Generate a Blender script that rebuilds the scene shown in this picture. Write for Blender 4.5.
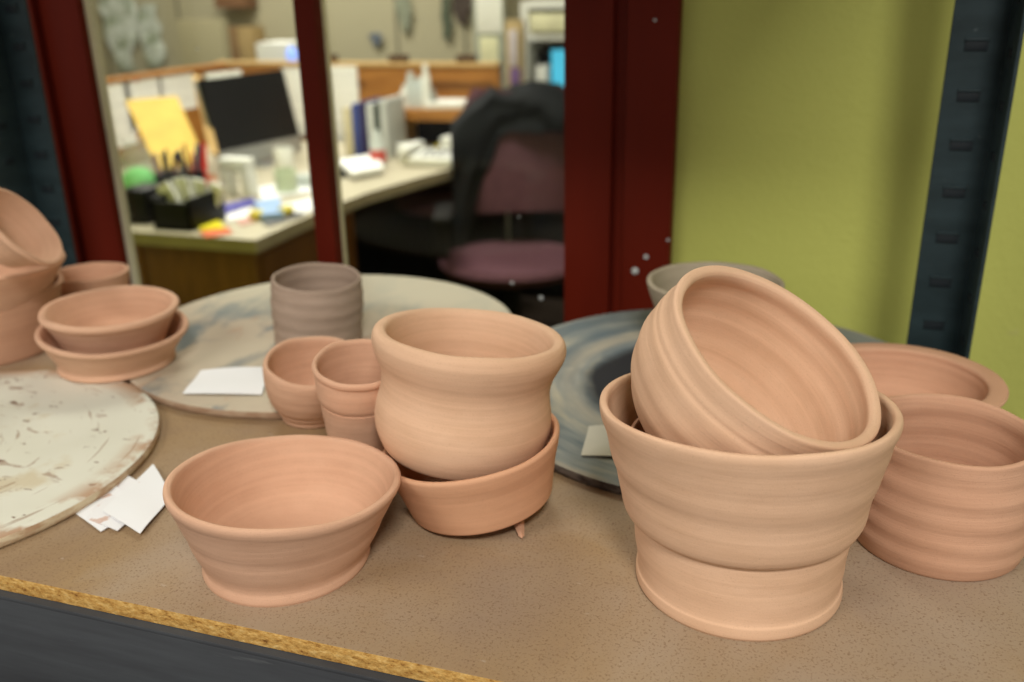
import bpy, bmesh, math, random
from mathutils import Vector, Matrix, noise
C = bpy.context.scene.collection
S = bpy.context.scene
for o in list(bpy.data.objects):
    bpy.data.objects.remove(o, do_unlink=True)
PI = math.pi
ZO = 1.0                                   # height of the shelf top above the floor; builders work with the shelf top at z = 0
# ------------------------------------------------------------------ camera
F = 925.0; H = 0.32
PIT, ROL, YAW = math.radians(20.9), math.radians(-1.2), math.radians(18.35)
def _axes():
    f = Vector((0, math.cos(PIT), -math.sin(PIT))); u = Vector((0, math.sin(PIT), math.cos(PIT))); x = Vector((1, 0, 0))
    x2 = math.cos(ROL)*x + math.sin(ROL)*u; u2 = -math.sin(ROL)*x + math.cos(ROL)*u
    R = Matrix.Rotation(YAW, 3, 'Z')
    return R @ x2, R @ u2, R @ f
AX, AU, AF = _axes()
cd = bpy.data.cameras.new('camera'); cam = bpy.data.objects.new('camera', cd); C.objects.link(cam)
cam.matrix_world = Matrix(((AX.x, AU.x, -AF.x, 0), (AX.y, AU.y, -AF.y, 0), (AX.z, AU.z, -AF.z, H+ZO), (0, 0, 0, 1)))
cd.sensor_width = 36; cd.lens = 36*F/1024; cd.clip_start = 0.02; cd.clip_end = 60
cd.dof.use_dof = True; cd.dof.focus_distance = 0.50; cd.dof.aperture_fstop = 5.6
S.camera = cam
# ------------------------------------------------------------------ world, lamps, exposure
w = bpy.data.worlds.new('world'); S.world = w; w.use_nodes = True
w.node_tree.nodes['Background'].inputs[0].default_value = (1.0, .95, .88, 1)
w.node_tree.nodes['Background'].inputs[1].default_value = 0.50
def area(name, loc, sx, sy, power, col=(1, .955, .89), rot=(0, 0, 0)):
    d = bpy.data.lights.new(name, 'AREA'); d.shape = 'RECTANGLE'; d.size = sx; d.size_y = sy; d.energy = power; d.color = col
    o = bpy.data.objects.new(name, d); C.objects.link(o); o.location = (loc[0], loc[1], loc[2]+ZO); o.rotation_euler = rot
    return o
area('workshop_ceiling_light', (-1.3, -1.15, 1.70), 1.2, 0.4, 34)
area('workshop_ceiling_light', (0.50, -1.0, 1.70), 0.5, 0.5, 50)
area('office_ceiling_light', (-1.25, 2.3, 1.70), 1.2, 0.5, 62, (1, .97, .9))
area('office_ceiling_light', (-2.7, 3.9, 1.70), 1.2, 0.5, 62, (1, .97, .9))
S.view_settings.view_transform = 'Standard'; S.view_settings.look = 'None'
S.view_settings.exposure = 0.0; S.view_settings.gamma = 1.0; S.view_settings.use_curve_mapping = False

# ------------------------------------------------------------------ pixel -> place (for reading distances off the photo)
def ray(x, y): return AF + AX*((x-512)/F) - AU*((y-341)/F)
def at(x, y, Y):
    d = ray(x, y); return Vector((0, 0, H)) + d*(Y/d.y)
def atz(x, y, z=0.0):
    d = ray(x, y); return Vector((0, 0, H)) + d*((z-H)/d.z)

# ------------------------------------------------------------------ materials
def lin(c):
    return tuple((v/255/12.92 if v/255 <= .04045 else ((v/255+.055)/1.055)**2.4) for v in c) + (1,)
class NT:
    def __init__(s, name):
        s.m = bpy.data.materials.new(name); s.m.use_nodes = True; s.t = s.m.node_tree
        s.b = s.t.nodes['Principled BSDF']; s.out = s.t.nodes['Material Output']
    def n(s, typ, **kw):
        nd = s.t.nodes.new(typ)
        for k, v in kw.items():
            if k in nd.inputs: nd.inputs[k].default_value = v
            else: setattr(nd, k, v)
        return nd
    def l(s, a, b): s.t.links.new(a, b)
    def co(s): 
        if not hasattr(s, '_co'): s._co = s.n('ShaderNodeTexCoord').outputs['Object']
        return s._co
    def mapped(s, scale):
        mp = s.n('ShaderNodeMapping'); mp.inputs['Scale'].default_value = scale; s.l(s.co(), mp.inputs[0]); return mp.outputs[0]
    def noise(s, scale, detail=4, rough=.55, stretch=None, dist=0.0):
        nd = s.n('ShaderNodeTexNoise', Scale=scale, Detail=detail, Roughness=rough, Distortion=dist)
        s.l(s.mapped(stretch) if stretch else s.co(), nd.inputs['Vector']); return nd.outputs[0]
    def ramp(s, fac, stops):
        r = s.n('ShaderNodeValToRGB'); e = r.color_ramp.elements
        while len(e) < len(stops): e.new(0.5)
        for i, (p, c) in enumerate(stops):
            e[i].position = p; e[i].color = c if len(c) == 4 else tuple(c)+(1,)
        s.l(fac, r.inputs[0]); return r.outputs[0]
    def mix(s, fac, a, b, mode='MIX'):
        m = s.n('ShaderNodeMix', data_type='RGBA', blend_type=mode)
        for v, i in ((fac, 0), (a, 6), (b, 7)):
            if hasattr(v, 'links'): s.l(v, m.inputs[i])
            else: m.inputs[i].default_value = v
        return m.outputs[2]
    def math(s, op, a, b=0.0):
        m = s.n('ShaderNodeMath', operation=op)
        for v, i in ((a, 0), (b, 1)):
            if hasattr(v, 'links'): s.l(v, m.inputs[i])
            else: m.inputs[i].default_value = v
        return m.outputs[0]
    def bump(s, h, strength=.3, dist=.001):
        b = s.n('ShaderNodeBump', Strength=strength, Distance=dist); s.l(h, b.inputs['Height'])
        s.l(b.outputs[0], s.b.inputs['Normal'])
    def set(s, col=None, rough=.8, spec=.3, metal=0.0):
        if col is not None:
            if hasattr(col, 'links'): s.l(col, s.b.inputs['Base Color'])
            else: s.b.inputs['Base Color'].default_value = col
        s.b.inputs['Roughness'].default_value = rough; s.b.inputs['Specular IOR Level'].default_value = spec
        s.b.inputs['Metallic'].default_value = metal
        return s.m
_pl = {}
def plain(rgb, rough=.7, spec=.3, metal=0.0, var=.10, scale=14):
    k = (rgb, rough, spec, metal)
    if k not in _pl:
        n = NT('paint_%d_%d_%d' % rgb); c = lin(rgb)
        f = n.noise(scale, 3)
        lo = tuple(x*(1-var) for x in c[:3])+(1,); hi = tuple(min(1, x*(1+var)) for x in c[:3])+(1,)
        _pl[k] = n.set(n.ramp(f, [(.3, lo), (.7, hi)]), rough, spec, metal)
    return _pl[k]
def clay(name, a, b, ring=.35):
    n = NT(name)
    big = n.noise(22, 3, .6, (1, 1, 2.2))
    band = n.noise(9, 3, .6, (.35, .35, 26))
    fine = n.noise(1100, 2, .7)
    c = n.ramp(big, [(.32, lin(a)), (.68, lin(b))])
    c = n.mix(n.ramp(band, [(.42, (0, 0, 0)), (.62, (.30, .30, .30))]), c, lin(tuple(min(255, int(v*1.06)+4) for v in b)))
    c = n.mix(n.ramp(fine, [(.30, (.35, .35, .35)), (.40, (0, 0, 0))]), c, lin(tuple(int(v*.86) for v in a)))
    scr = n.noise(30, 5, .7, (.5, .5, 14))
    h = n.math('ADD', n.math('MULTIPLY', scr, ring), n.math('MULTIPLY', fine, .14))
    n.bump(h, .55, .0011)
    return n.set(c, .88, .18)
M_clay = clay('leather_hard_clay', (200, 158, 130), (210, 169, 141))
M_clay2 = clay('leather_hard_clay_tan', (206, 168, 137), (216, 179, 149))
M_clay3 = clay('leather_hard_clay_brown', (194, 150, 122), (202, 159, 131), .6)
M_claydish = clay('leather_hard_clay_orange', (206, 156, 122), (212, 164, 130))
M_grey = clay('grey_clay', (158, 138, 122), (170, 150, 134))
M_grey2 = clay('pale_grey_clay', (158, 148, 128), (172, 160, 140))

n = NT('particleboard_top')
c = n.ramp(n.noise(5, 5, .6, None, .4), [(.30, lin((132, 108, 88))), (.5, lin((150, 124, 90))), (.72, lin((158, 140, 118)))])
c = n.mix(n.ramp(n.noise(3.2, 3), [(.50, (0, 0, 0)), (.68, (.5, .5, .5))]), c, lin((160, 146, 134)))
c = n.mix(n.ramp(n.noise(620, 3, .7), [(.54, (0, 0, 0)), (.66, (.55, .55, .55))]), c, lin((104, 74, 50)))
c = n.mix(n.ramp(n.noise(150, 3, .7, (1, .6, 1)), [(.70, (0, 0, 0)), (.78, (.8, .8, .8))]), c, lin((110, 78, 60)))
c = n.mix(n.ramp(n.noise(90, 3, .6, (.5, 1, 1)), [(.69, (0, 0, 0)), (.80, (.55, .55, .55))]), c, lin((206, 194, 180)))
n.bump(n.noise(260, 4), .25, .0006); M_board = n.set(c, .75, .25)
n = NT('particleboard_edge')
c = n.ramp(n.noise(260, 4, .75, (.5, 1, 1.1)), [(.32, lin((116, 76, 36))), (.43, lin((178, 134, 70))), (.58, lin((204, 164, 96))), (.74, lin((222, 194, 136)))])
c = n.mix(n.ramp(n.noise(14, 3), [(.62, (0, 0, 0)), (.72, (.8, .8, .8))]), c, lin((176, 150, 126)))
n.bump(n.noise(240, 4), .7, .002); M_edge = n.set(c, .9, .15)

def batmat(name, kind):
    n = NT(name); co = n.co()
    sep = n.n('ShaderNodeSeparateXYZ'); n.l(co, sep.inputs[0])
    r = n.math('SQRT', n.math('ADD', n.math('MULTIPLY', sep.outputs[0], sep.outputs[0]), n.math('MULTIPLY', sep.outputs[1], sep.outputs[1])))
    ang = n.math('ARCTAN2', sep.outputs[1], sep.outputs[0])
    pol = n.n('ShaderNodeCombineXYZ'); n.l(n.math('MULTIPLY', r, 60), pol.inputs[0]); n.l(n.math('MULTIPLY', ang, 1.0), pol.inputs[1])
    def pn(scale, detail=4, st=(1, 1, 1)):
        mp = n.n('ShaderNodeMapping'); mp.inputs['Scale'].default_value = st; n.l(pol.outputs[0], mp.inputs[0])
        q = n.n('ShaderNodeTexNoise', Scale=scale, Detail=detail, Roughness=.6); n.l(mp.outputs[0], q.inputs['Vector']); return q.outputs[0]
    if kind == 'A':
        c = n.ramp(n.noise(7, 4), [(.3, lin((206, 204, 188))), (.7, lin((218, 217, 204)))])
        c = n.mix(n.ramp(n.noise(15, 4, .6), [(.58, (0, 0, 0)), (.68, (.5, .5, .5))]), c, lin((186, 164, 120)))
        c = n.mix(n.ramp(pn(2.2, 5, (1.6, .8, 1)), [(.62, (0, 0, 0)), (.65, (.6, .6, .6))]), c, lin((146, 116, 92)))
        c = n.mix(n.ramp(n.noise(56, 4, .6, (.5, 1, 1), .4), [(.64, (0, 0, 0)), (.68, (.6, .6, .6))]), c, lin((140, 106, 84)))
        c = n.mix(n.ramp(n.noise(110, 3, .6, (.5, 1, 1), .3), [(.65, (0, 0, 0)), (.70, (.9, .9, .9))]), c, lin((120, 92, 74)))
        e = n.math('MULTIPLY', n.ramp(r, [(.140, (0, 0, 0)), (.158, (1, 1, 1))]), n.ramp(n.noise(24, 4), [(.46, (0, 0, 0)), (.54, (.9, .9, .9))]))
        c = n.mix(e, c, lin((172, 136, 106)))
    elif kind == 'B':
        c = n.ramp(n.noise(4, 4), [(.35, lin((170, 152, 134))), (.65, lin((192, 182, 160)))])
        c = n.mix(n.ramp(n.noise(15, 4, .6, (1.3, .6, 1), .5), [(.47, (0, 0, 0)), (.62, (.85, .85, .85))]), c, lin((100, 114, 120)))
        c = n.mix(n.ramp(n.noise(30, 4, .6, (1, .5, 1), .5), [(.60, (0, 0, 0)), (.70, (.5, .5, .5))]), c, lin((176, 138, 110)))
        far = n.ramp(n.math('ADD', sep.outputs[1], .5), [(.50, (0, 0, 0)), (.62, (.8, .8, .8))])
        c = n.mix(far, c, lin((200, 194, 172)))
        # one dark pinhole and one dark stain
    else:
        c = n.ramp(pn(.9, 4, (1, 1.2, 1)), [(.34, lin((98, 108, 112))), (.52, lin((134, 138, 134))), (.70, lin((176, 168, 148)))])
        c = n.mix(n.ramp(n.noise(9, 4, .6), [(.50, (0, 0, 0)), (.7, (.6, .6, .6))]), c, lin((92, 108, 118)))
        dk = n.ramp(n.math('ADD', r, n.math('MULTIPLY', n.noise(10, 3), .05)), [(.126, (1, 1, 1)), (.140, (0, 0, 0))])
        c = n.mix(dk, c, lin((34, 34, 38)))
        arc = n.ramp(r, [(.112, (0, 0, 0)), (.124, (.9, .9, .9)), (.140, (0, 0, 0))])
        c = n.mix(n.math('MULTIPLY', arc, n.noise(6, 2)), c, lin((190, 176, 152)))
    n.bump(n.math('ADD', pn(2.2, 4), n.noise(80, 4)), .25, .0008)
    return n.set(c, .8, .2)
M_batA, M_batB, M_batC = batmat('plaster_bat_surface', 'A'), batmat('stained_bat_surface', 'B'), batmat('blue_grey_bat_surface', 'C')
def edgemat(name, a, b):
    n = NT(name); c = n.ramp(n.noise(60, 4, .6, (1, 1, 3)), [(.4, lin(a)), (.6, lin(b))]); n.bump(n.noise(200, 3), .5, .001); return n.set(c, .85, .2)
M_bAe = edgemat('plaster_bat_rim', (176, 146, 116), (206, 190, 160))
M_bBe = edgemat('stained_bat_rim', (150, 122, 98), (166, 142, 118))
M_bCe = edgemat('dark_bat_rim', (58, 48, 44), (108, 98, 90))

n = NT('green_wall_paint')
c = n.ramp(n.noise(3, 3), [(.3, lin((192, 196, 101))), (.7, lin((198, 202, 107)))])
c = n.mix(n.ramp(n.noise(38, 2, .5), [(.72, (0, 0, 0)), (.76, (.5, .5, .5))]), c, lin((196, 194, 120)))
n.bump(n.noise(150, 4, .6), .45, .002); M_green = n.set(c, .5, .35)
n = NT('red_frame_paint')
c = n.ramp(n.noise(9, 4, .6, (1, 1, .2)), [(.3, lin((88, 23, 10))), (.7, lin((106, 30, 14)))])
n.bump(n.noise(60, 4, .6, (3, 3, .3)), .3, .001); M_red = n.set(c, .55, .12)
M_cream = plain((226, 220, 198), .6)
n = NT('blue_grey_steel_paint')
c = n.ramp(n.noise(20, 4, .6, (1, 1, 3)), [(.35, lin((33, 46, 49))), (.7, lin((43, 58, 62)))])
c = n.mix(n.ramp(n.noise(60, 4), [(.70, (0, 0, 0)), (.76, (.35, .35, .35))]), c, lin((120, 130, 130)))
M_steel = n.set(c, .5, .25)
n = NT('dark_beam_paint')
c = n.ramp(n.noise(16, 5, .7, (.25, 1, 3)), [(.35, lin((60, 62, 66))), (.7, lin((76, 80, 84)))])
c = n.mix(n.ramp(n.noise(35, 4, .6, (.3, 1, 2)), [(.69, (0, 0, 0)), (.78, (.4, .4, .4))]), c, lin((120, 124, 124)))
M_beam = n.set(c, .5, .4, .1)
M_beamlip = plain((84, 98, 102), .5, .3)  # lighter than the beam: the top edge highlight is put into the colour
M_slot = plain((24, 32, 37), .6)
def wood(name, a, b, st=(8, 8, .8)):
    n = NT(name); c = n.ramp(n.noise(6, 4, .6, st, .8), [(.3, lin(a)), (.7, lin(b))]); return n.set(c, .5, .3)
M_oak = wood('oak_veneer', (150, 98, 44), (180, 124, 62), (1, 1, 6))
M_oakd = wood('dark_oak_panel', (104, 66, 28), (130, 86, 40))
M_oakl = wood('light_oak_edge', (196, 160, 104), (212, 178, 124))
M_desk = plain((190, 181, 158), .45, .4, var=.05)
M_deskedge = plain((156, 144, 118), .5)
M_beige = plain((176, 168, 140), .7, var=.04, scale=2)
M_beige2 = plain((152, 144, 114), .7, var=.05, scale=2)
M_seam = plain((96, 92, 76), .8)
M_white = plain((232, 232, 226), .6, var=.02)
M_cool = plain((196, 202, 200), .6, var=.03)
M_black = plain((12, 12, 13), .45, .2)
M_dark = plain((20, 19, 19), .7, .15)
M_carpet = plain((44, 36, 30), .95, .1, var=.3, scale=60)
M_maroon = plain((92, 62, 70), .9, .1, var=.15, scale=40)
M_alu = plain((168, 170, 170), .35, .5, .5)
M_ceil = plain((214, 208, 190), .9)
def emis(rgb, s):
    n = NT('lit_%d_%d_%d' % rgb); n.set(lin(rgb), .4); n.b.inputs['Emission Color'].default_value = lin(rgb); n.b.inputs['Emission Strength'].default_value = s; return n.m
def paper(name, base=(246, 246, 244), ink=(150, 150, 150), st=(1, 1, 90), amt=.3):
    n = NT(name); c = n.ramp(n.noise(1.0, 2, .5, st), [(.50, lin(base)), (.56, tuple(lin(base)[i]*(1-amt)+lin(ink)[i]*amt for i in range(3))+(1,))]); return n.set(c, .8, .2)
M_paper = plain((230, 231, 233), .75, .2, var=.015)
M_print = paper('printed_paper')
n = NT('paper_with_clay_smear')
M_smear = n.set(n.mix(n.ramp(n.noise(60, 4, .6, (1, .5, 1), 1.0), [(.56, (0, 0, 0)), (.60, (.8, .8, .8))]), lin((228, 228, 230)), lin((196, 158, 138))), .8, .2)
n = NT('window_glass')
tr = n.n('ShaderNodeBsdfTransparent'); tr.inputs[0].default_value = (.93, .94, .91, 1)
gl = n.n('ShaderNodeBsdfGlossy', Roughness=.04); gl.inputs[0].default_value = (1, 1, 1, 1)
fr = n.n('ShaderNodeFresnel', IOR=1.45); mx = n.n('ShaderNodeMixShader')
n.l(n.math('MULTIPLY', fr.outputs[0], .22), mx.inputs[0]); n.l(tr.outputs[0], mx.inputs[1]); n.l(gl.outputs[0], mx.inputs[2]); n.l(mx.outputs[0], n.out.inputs[0])
M_glass = n.m
n = NT('clear_plastic')
tr = n.n('ShaderNodeBsdfTransparent'); mx = n.n('ShaderNodeMixShader'); mx.inputs[0].default_value = .25
n.set(lin((196, 204, 200)), .25, .5); n.l(tr.outputs[0], mx.inputs[1]); n.l(n.b.outputs[0], mx.inputs[2]); n.l(mx.outputs[0], n.out.inputs[0])
M_clear = n.m

# ------------------------------------------------------------------ mesh helpers
class MB:
    def __init__(s): s.bm = bmesh.new()
    def box(s, c, size, rot=None, bev=0.0, mi=0):
        r = bmesh.ops.create_cube(s.bm, size=1.0); vs = r['verts']
        bmesh.ops.scale(s.bm, verts=vs, vec=size)
        fs = list({f for v in vs for f in v.link_faces})
        for f in fs: f.material_index = mi
        if bev:
            es = list({e for v in vs for e in v.link_edges})
            rr = bmesh.ops.bevel(s.bm, geom=es, offset=bev, segments=2, affect='EDGES', profile=.6)
            vs = list({v for f in rr['faces'] for v in f.verts} | {v for v in vs if v.is_valid})
            for f in rr['faces']: f.material_index = mi
        M = Matrix.Translation(c)
        if rot is not None: M = M @ (rot if isinstance(rot, Matrix) else Matrix.Rotation(rot, 4, 'Z'))
        bmesh.ops.transform(s.bm, matrix=M, verts=vs); return s
    def bx(s, x0, x1, y0, y1, z0, z1, bev=0.0, mi=0):
        return s.box(((x0+x1)/2, (y0+y1)/2, (z0+z1)/2), (abs(x1-x0), abs(y1-y0), abs(z1-z0)), None, bev, mi)
    def cyl(s, p, q, r0, r1=None, seg=20, mi=0):
        p, q = Vector(p), Vector(q); r1 = r0 if r1 is None else r1; d = q-p
        r = bmesh.ops.create_cone(s.bm, cap_ends=True, segments=seg, radius1=r0, radius2=r1, depth=d.length)
        M = Matrix.Translation((p+q)/2) @ d.to_track_quat('Z', 'Y').to_matrix().to_4x4()
        bmesh.ops.transform(s.bm, matrix=M, verts=r['verts'])
        for f in {f for v in r['verts'] for f in v.link_faces}: f.material_index = mi
        return s
    def tube(s, pts, r, seg=8):
        for a, b in zip(pts, pts[1:]): s.cyl(a, b, r, None, seg)
        for a in pts[1:-1]: s.ball(a, r)
        return s
    def ball(s, c, r, sc=(1, 1, 1), seg=12):
        q = bmesh.ops.create_uvsphere(s.bm, u_segments=seg, v_segments=max(6, seg//2), radius=1)
        bmesh.ops.transform(s.bm, matrix=Matrix.Translation(c) @ Matrix.Diagonal((r*sc[0], r*sc[1], r*sc[2], 1)), verts=q['verts']); return s
    def prism(s, pts, up, mi=0, mitop=None):
        """solid between the polygon pts and pts + up"""
        up = Vector(up); a = [s.bm.verts.new(p) for p in pts]; b = [s.bm.verts.new(Vector(p)+up) for p in pts]
        fs = [s.bm.faces.new(a[::-1]), s.bm.faces.new(b)]; k = len(pts)
        for i in range(k): fs.append(s.bm.faces.new((a[i], a[(i+1) % k], b[(i+1) % k], b[i])))
        for f in fs: f.material_index = mi
        if mitop is not None: fs[1].material_index = mitop
        return s
    def sheet(s, fn, nu, nv, th):
        """bent solid sheet: fn(u,v) -> point, thickness th along its normal"""
        P = [[Vector(fn(i/nu, j/nv)) for j in range(nv+1)] for i in range(nu+1)]
        def N(i, j):
            du = P[min(i+1, nu)][j]-P[max(i-1, 0)][j]; dv = P[i][min(j+1, nv)]-P[i][max(j-1, 0)]; return du.cross(dv).normalized()
        a = [[s.bm.verts.new(P[i][j]) for j in range(nv+1)] for i in range(nu+1)]
        b = [[s.bm.verts.new(P[i][j]-N(i, j)*th) for j in range(nv+1)] for i in range(nu+1)]
        for i in range(nu):
            for j in range(nv):
                s.bm.faces.new((a[i][j], a[i+1][j], a[i+1][j+1], a[i][j+1])); s.bm.faces.new((b[i][j+1], b[i+1][j+1], b[i+1][j], b[i][j]))
        for i in range(nu):
            s.bm.faces.new((a[i+1][0], a[i][0], b[i][0], b[i+1][0])); s.bm.faces.new((a[i][nv], a[i+1][nv], b[i+1][nv], b[i][nv]))
        for j in range(nv):
            s.bm.faces.new((a[0][j], a[0][j+1], b[0][j+1], b[0][j])); s.bm.faces.new((a[nu][j+1], a[nu][j], b[nu][j], b[nu][j+1]))
        return s
    def lathe(s, prof, seg=96, fn=None):
        rings = []
        for k, (r, z) in enumerate(prof):
            if r < 1e-6: rings.append([s.bm.verts.new(fn(0, 0, z, 0, k) if fn else (0, 0, z))]); continue
            ring = []
            for i in range(seg):
                a = 2*PI*i/seg; x, y = r*math.cos(a), r*math.sin(a)
                ring.append(s.bm.verts.new(fn(x, y, z, a, k) if fn else (x, y, z)))
            rings.append(ring)
        for A, B in zip(rings, rings[1:]):
            for i in range(seg):
                j = (i+1) % seg
                if len(A) == 1 and len(B) == 1: continue
                if len(A) == 1: s.bm.faces.new((A[0], B[j], B[i]))
                elif len(B) == 1: s.bm.faces.new((A[i], A[j], B[0]))
                else: s.bm.faces.new((A[i], A[j], B[j], B[i]))
        return s

def link(name, mb, mats, parent=None, loc=None, smooth=True):
    """ONE mesh object. Geometry is given in place (or round its own origin when loc is given)."""
    bm = mb.bm; bmesh.ops.recalc_face_normals(bm, faces=bm.faces)
    if loc is None:
        xs = [v.co.x for v in bm.verts]; ys = [v.co.y for v in bm.verts]; zs = [v.co.z for v in bm.verts]
        loc = Vector(((min(xs)+max(xs))/2, (min(ys)+max(ys))/2, min(zs)))
        bmesh.ops.translate(bm, verts=bm.verts, vec=-loc)
    me = bpy.data.meshes.new(name); bm.to_mesh(me); bm.free()
    for m in (mats if isinstance(mats, (list, tuple)) else [mats]): me.materials.append(m)
    if smooth:
        me.polygons.foreach_set('use_smooth', [True]*len(me.polygons))
        me.set_sharp_from_angle(angle=math.radians(40))
    o = bpy.data.objects.new(name, me); C.objects.link(o)
    loc = Vector(loc)
    if parent is not None:
        o.parent = parent; p = parent; off = Vector((0, 0, 0))
        while p is not None: off += p.location; p = p.parent
        o.location = loc + Vector((0, 0, ZO)) - off
    else: o.location = loc + Vector((0, 0, ZO))
    return o
def tag(o, label, cat, group=None):
    o['label'] = label; o['category'] = cat
    if group: o['group'] = group
    return o
def thing(name, loc, label, cat, group=None):
    o = bpy.data.objects.new(name, None); C.objects.link(o); o.empty_display_size = .05
    o.location = Vector(loc)+Vector((0, 0, ZO)); return tag(o, label, cat, group)
def struct(name, mb, mats, parent=None):
    o = link(name, mb, mats, parent)
    if parent is None: o['kind'] = 'structure'
    return o

# ------------------------------------------------------------------ the setting
struct('floor', MB().bx(-5, 3.0, -3.5, 6.2, -1.1, -1.0), M_carpet)
struct('ceiling', MB().bx(-5, 3.0, -3.5, 6.2, 1.75, 1.85), M_ceil)
WY = .985
wall = MB()                                   # wall between workshop and office, with the window opening left in it
wall.bx(-3.2, -.985, WY, WY+.10, -1.0, 1.75); wall.bx(-.142, 3.0, WY, WY+.10, -1.0, 1.75)
wall.bx(-.985, -.142, WY, WY+.10, -1.0, -.35); wall.bx(-.985, -.142, WY, WY+.10, .85, 1.75)
struct('wall_middle', wall, M_green)
struct('wall_back', MB().bx(-5, 3.0, 5.6, 5.7, -1.0, 1.75), M_beige)
struct('wall_left', MB().bx(-5.0, -4.9, 1.085, 5.6, -1.0, 1.75), M_beige)
struct('wall_right', MB().bx(.5, .6, 1.085, 5.6, -1.0, 1.75), M_beige)
# window: an Empty that parents the red frame, the mullion and the panes
win = bpy.data.objects.new('window_1', None); C.objects.link(win); win.location = (-.56, WY, -.35+ZO); win['kind'] = 'structure'
j = MB(); j.bx(-.985, -.930, WY-.022, WY+.002, -.35, .85, .003); j.bx(-.932, -.871, WY-.010, WY+.002, -.35, .85, .003)
link('jamb', j, M_red, win)
j = MB(); j.bx(-.257, -.205, WY-.022, WY+.012, -.35, .85, .003); j.bx(-.207, -.190, WY-.012, WY+.012, -.35, .85, .002); j.bx(-.192, -.140, WY-.020, WY+.01, -.35, .85, .003)
link('jamb', j, M_red, win)
link('mullion', MB().bx(-.5735, -.5475, WY-.012, WY+.008, -.35, .85, .002), M_red, win)
link('glazing_strip', MB().bx(-.5705, -.549, WY+.0085, WY+.020, -.35, .85), M_cream, win)
link('glazing_strip', MB().bx(-.880, -.871, WY+.0025, WY+.018, -.35, .85), M_cream, win)
link('sill', MB().bx(-.985, -.14, WY-.03, WY+.05, -.39, -.35, .004), M_red, win)
link('lintel', MB().bx(-.985, -.14, WY-.02, WY+.05, .85, .90, .004), M_red, win)
link('pane', MB().bx(-.870, -.571, WY+.010, WY+.013, -.35, .85), M_glass, win)
link('pane', MB().bx(-.5475, -.262, WY+.010, WY+.013, -.35, .85), M_glass, win)
for i, (px, py, r) in enumerate([(512, 283, .0022), (541, 298, .0028), (131, 40, .0012), (197, 49, .0014), (519, 217, .0012)]):
    p = at(px, py, WY+.0095); link('paint_speck', MB().ball(p, r, (1, .25, 1)), M_cool, win)
for px, py, r in [(635, 271, .0040), (646, 257, .0026), (668, 240, .0016), (655, 20, .0015)]:
    p = at(px, py, WY-.0215); link('paint_speck', MB().ball(p, r, (1, .3, 1)), M_cool, win)

# ------------------------------------------------------------------ shelving unit and board
FY, BY, LX, RX = .3455, .835, -.872, .1380
su = thing('shelving_unit', (-.4, .6, -1.0), 'dark blue-grey steel shelving rack with slotted corner posts, standing by the red window', 'shelving')
def post(x, sx, y0, s2, zt=1.1):
    """slotted angle post: wide flange facing the room, second flange running forward"""
    w1, w2, t = .0445, .050, .003
    m = MB(); m.bx(x, x-sx*w1, y0, y0+t, -1.0, zt, .0008)
    m.bx(x, x-sx*t, y0-s2*w2 if s2 > 0 else y0+t, y0+t if s2 > 0 else y0+t+w2, -1.0, zt, .0008)
    o = link('post', m, M_steel, su)
    z = -.955
    while z < 1.05 and zt > 0:                      # punched, raised teardrop slots
        xc = x-sx*w1*.55
        link('slot', MB().box((xc, y0-.0006, z), (.017, .0016, .0075), None, .0007), M_slot, o) if -.15 < z < .36 else None
        if s2 > 0 and -.15 < z < .36: link('slot', MB().box((x-sx*(t+.0004), y0-w2*.5, z-.004), (.0014, .012, .0065), None, .0006), M_slot, o)
        if -.15 < z < .36:
            link('slot_lip', MB().box((xc, y0-.0012, z+.0048), (.018, .0028, .0022), None, .001), M_steel, o)
        z += .0395
    return o
post(RX, 1, BY+.015, 1); post(LX, -1, BY+.015, 1)
post(RX+.004, 1, FY-.006, -1, -.0145); post(LX-.004, -1, FY-.006, -1, -.0145)
bmf = MB(); bmf.bx(LX, .158, FY-.0045, FY-.0015, -.100, -.0135, .001); bmf.bx(LX, .158, FY-.0045, FY+.03, -.0142, -.0112, .001)
bb = link('beam', bmf, M_beam, su)
lip = MB().cyl((LX, FY-.0028, -.0130), (.158, FY-.0028, -.0130), .0016, None, 10)
link('beam_lip', lip, M_beamlip, bb)
bmr = MB(); bmr.bx(LX, RX, BY-.035, BY-.032, -.100, -.0135, .001); link('beam', bmr, M_beam, su)
b = MB(); b.bx(LX+.004, .158, FY, BY-.036, -.011, 0.0, .0012)
bo = link('shelf_board', b, [M_board, M_edge])
for p in bo.data.polygons:
    if abs(p.normal.z) < .5: p.material_index = 1
tag(bo, 'tan particleboard shelf with raw chipped front edge, under all the clay pots', 'shelf board')
u = MB(); u.bx(LX+.004, .158, FY, BY-.036, .67, .683, .0012)
uo = link('shelf_board', u, [M_board, M_edge]); tag(uo, 'upper particleboard shelf above the pots, topmost board of the rack', 'shelf board')
link('beam', MB().bx(LX, RX, FY-.0045, FY-.0015, .59, .669, .001), M_beam, su)
link('beam', MB().bx(LX, RX, BY-.035, BY-.032, .59, .669, .001), M_beam, su)

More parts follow.
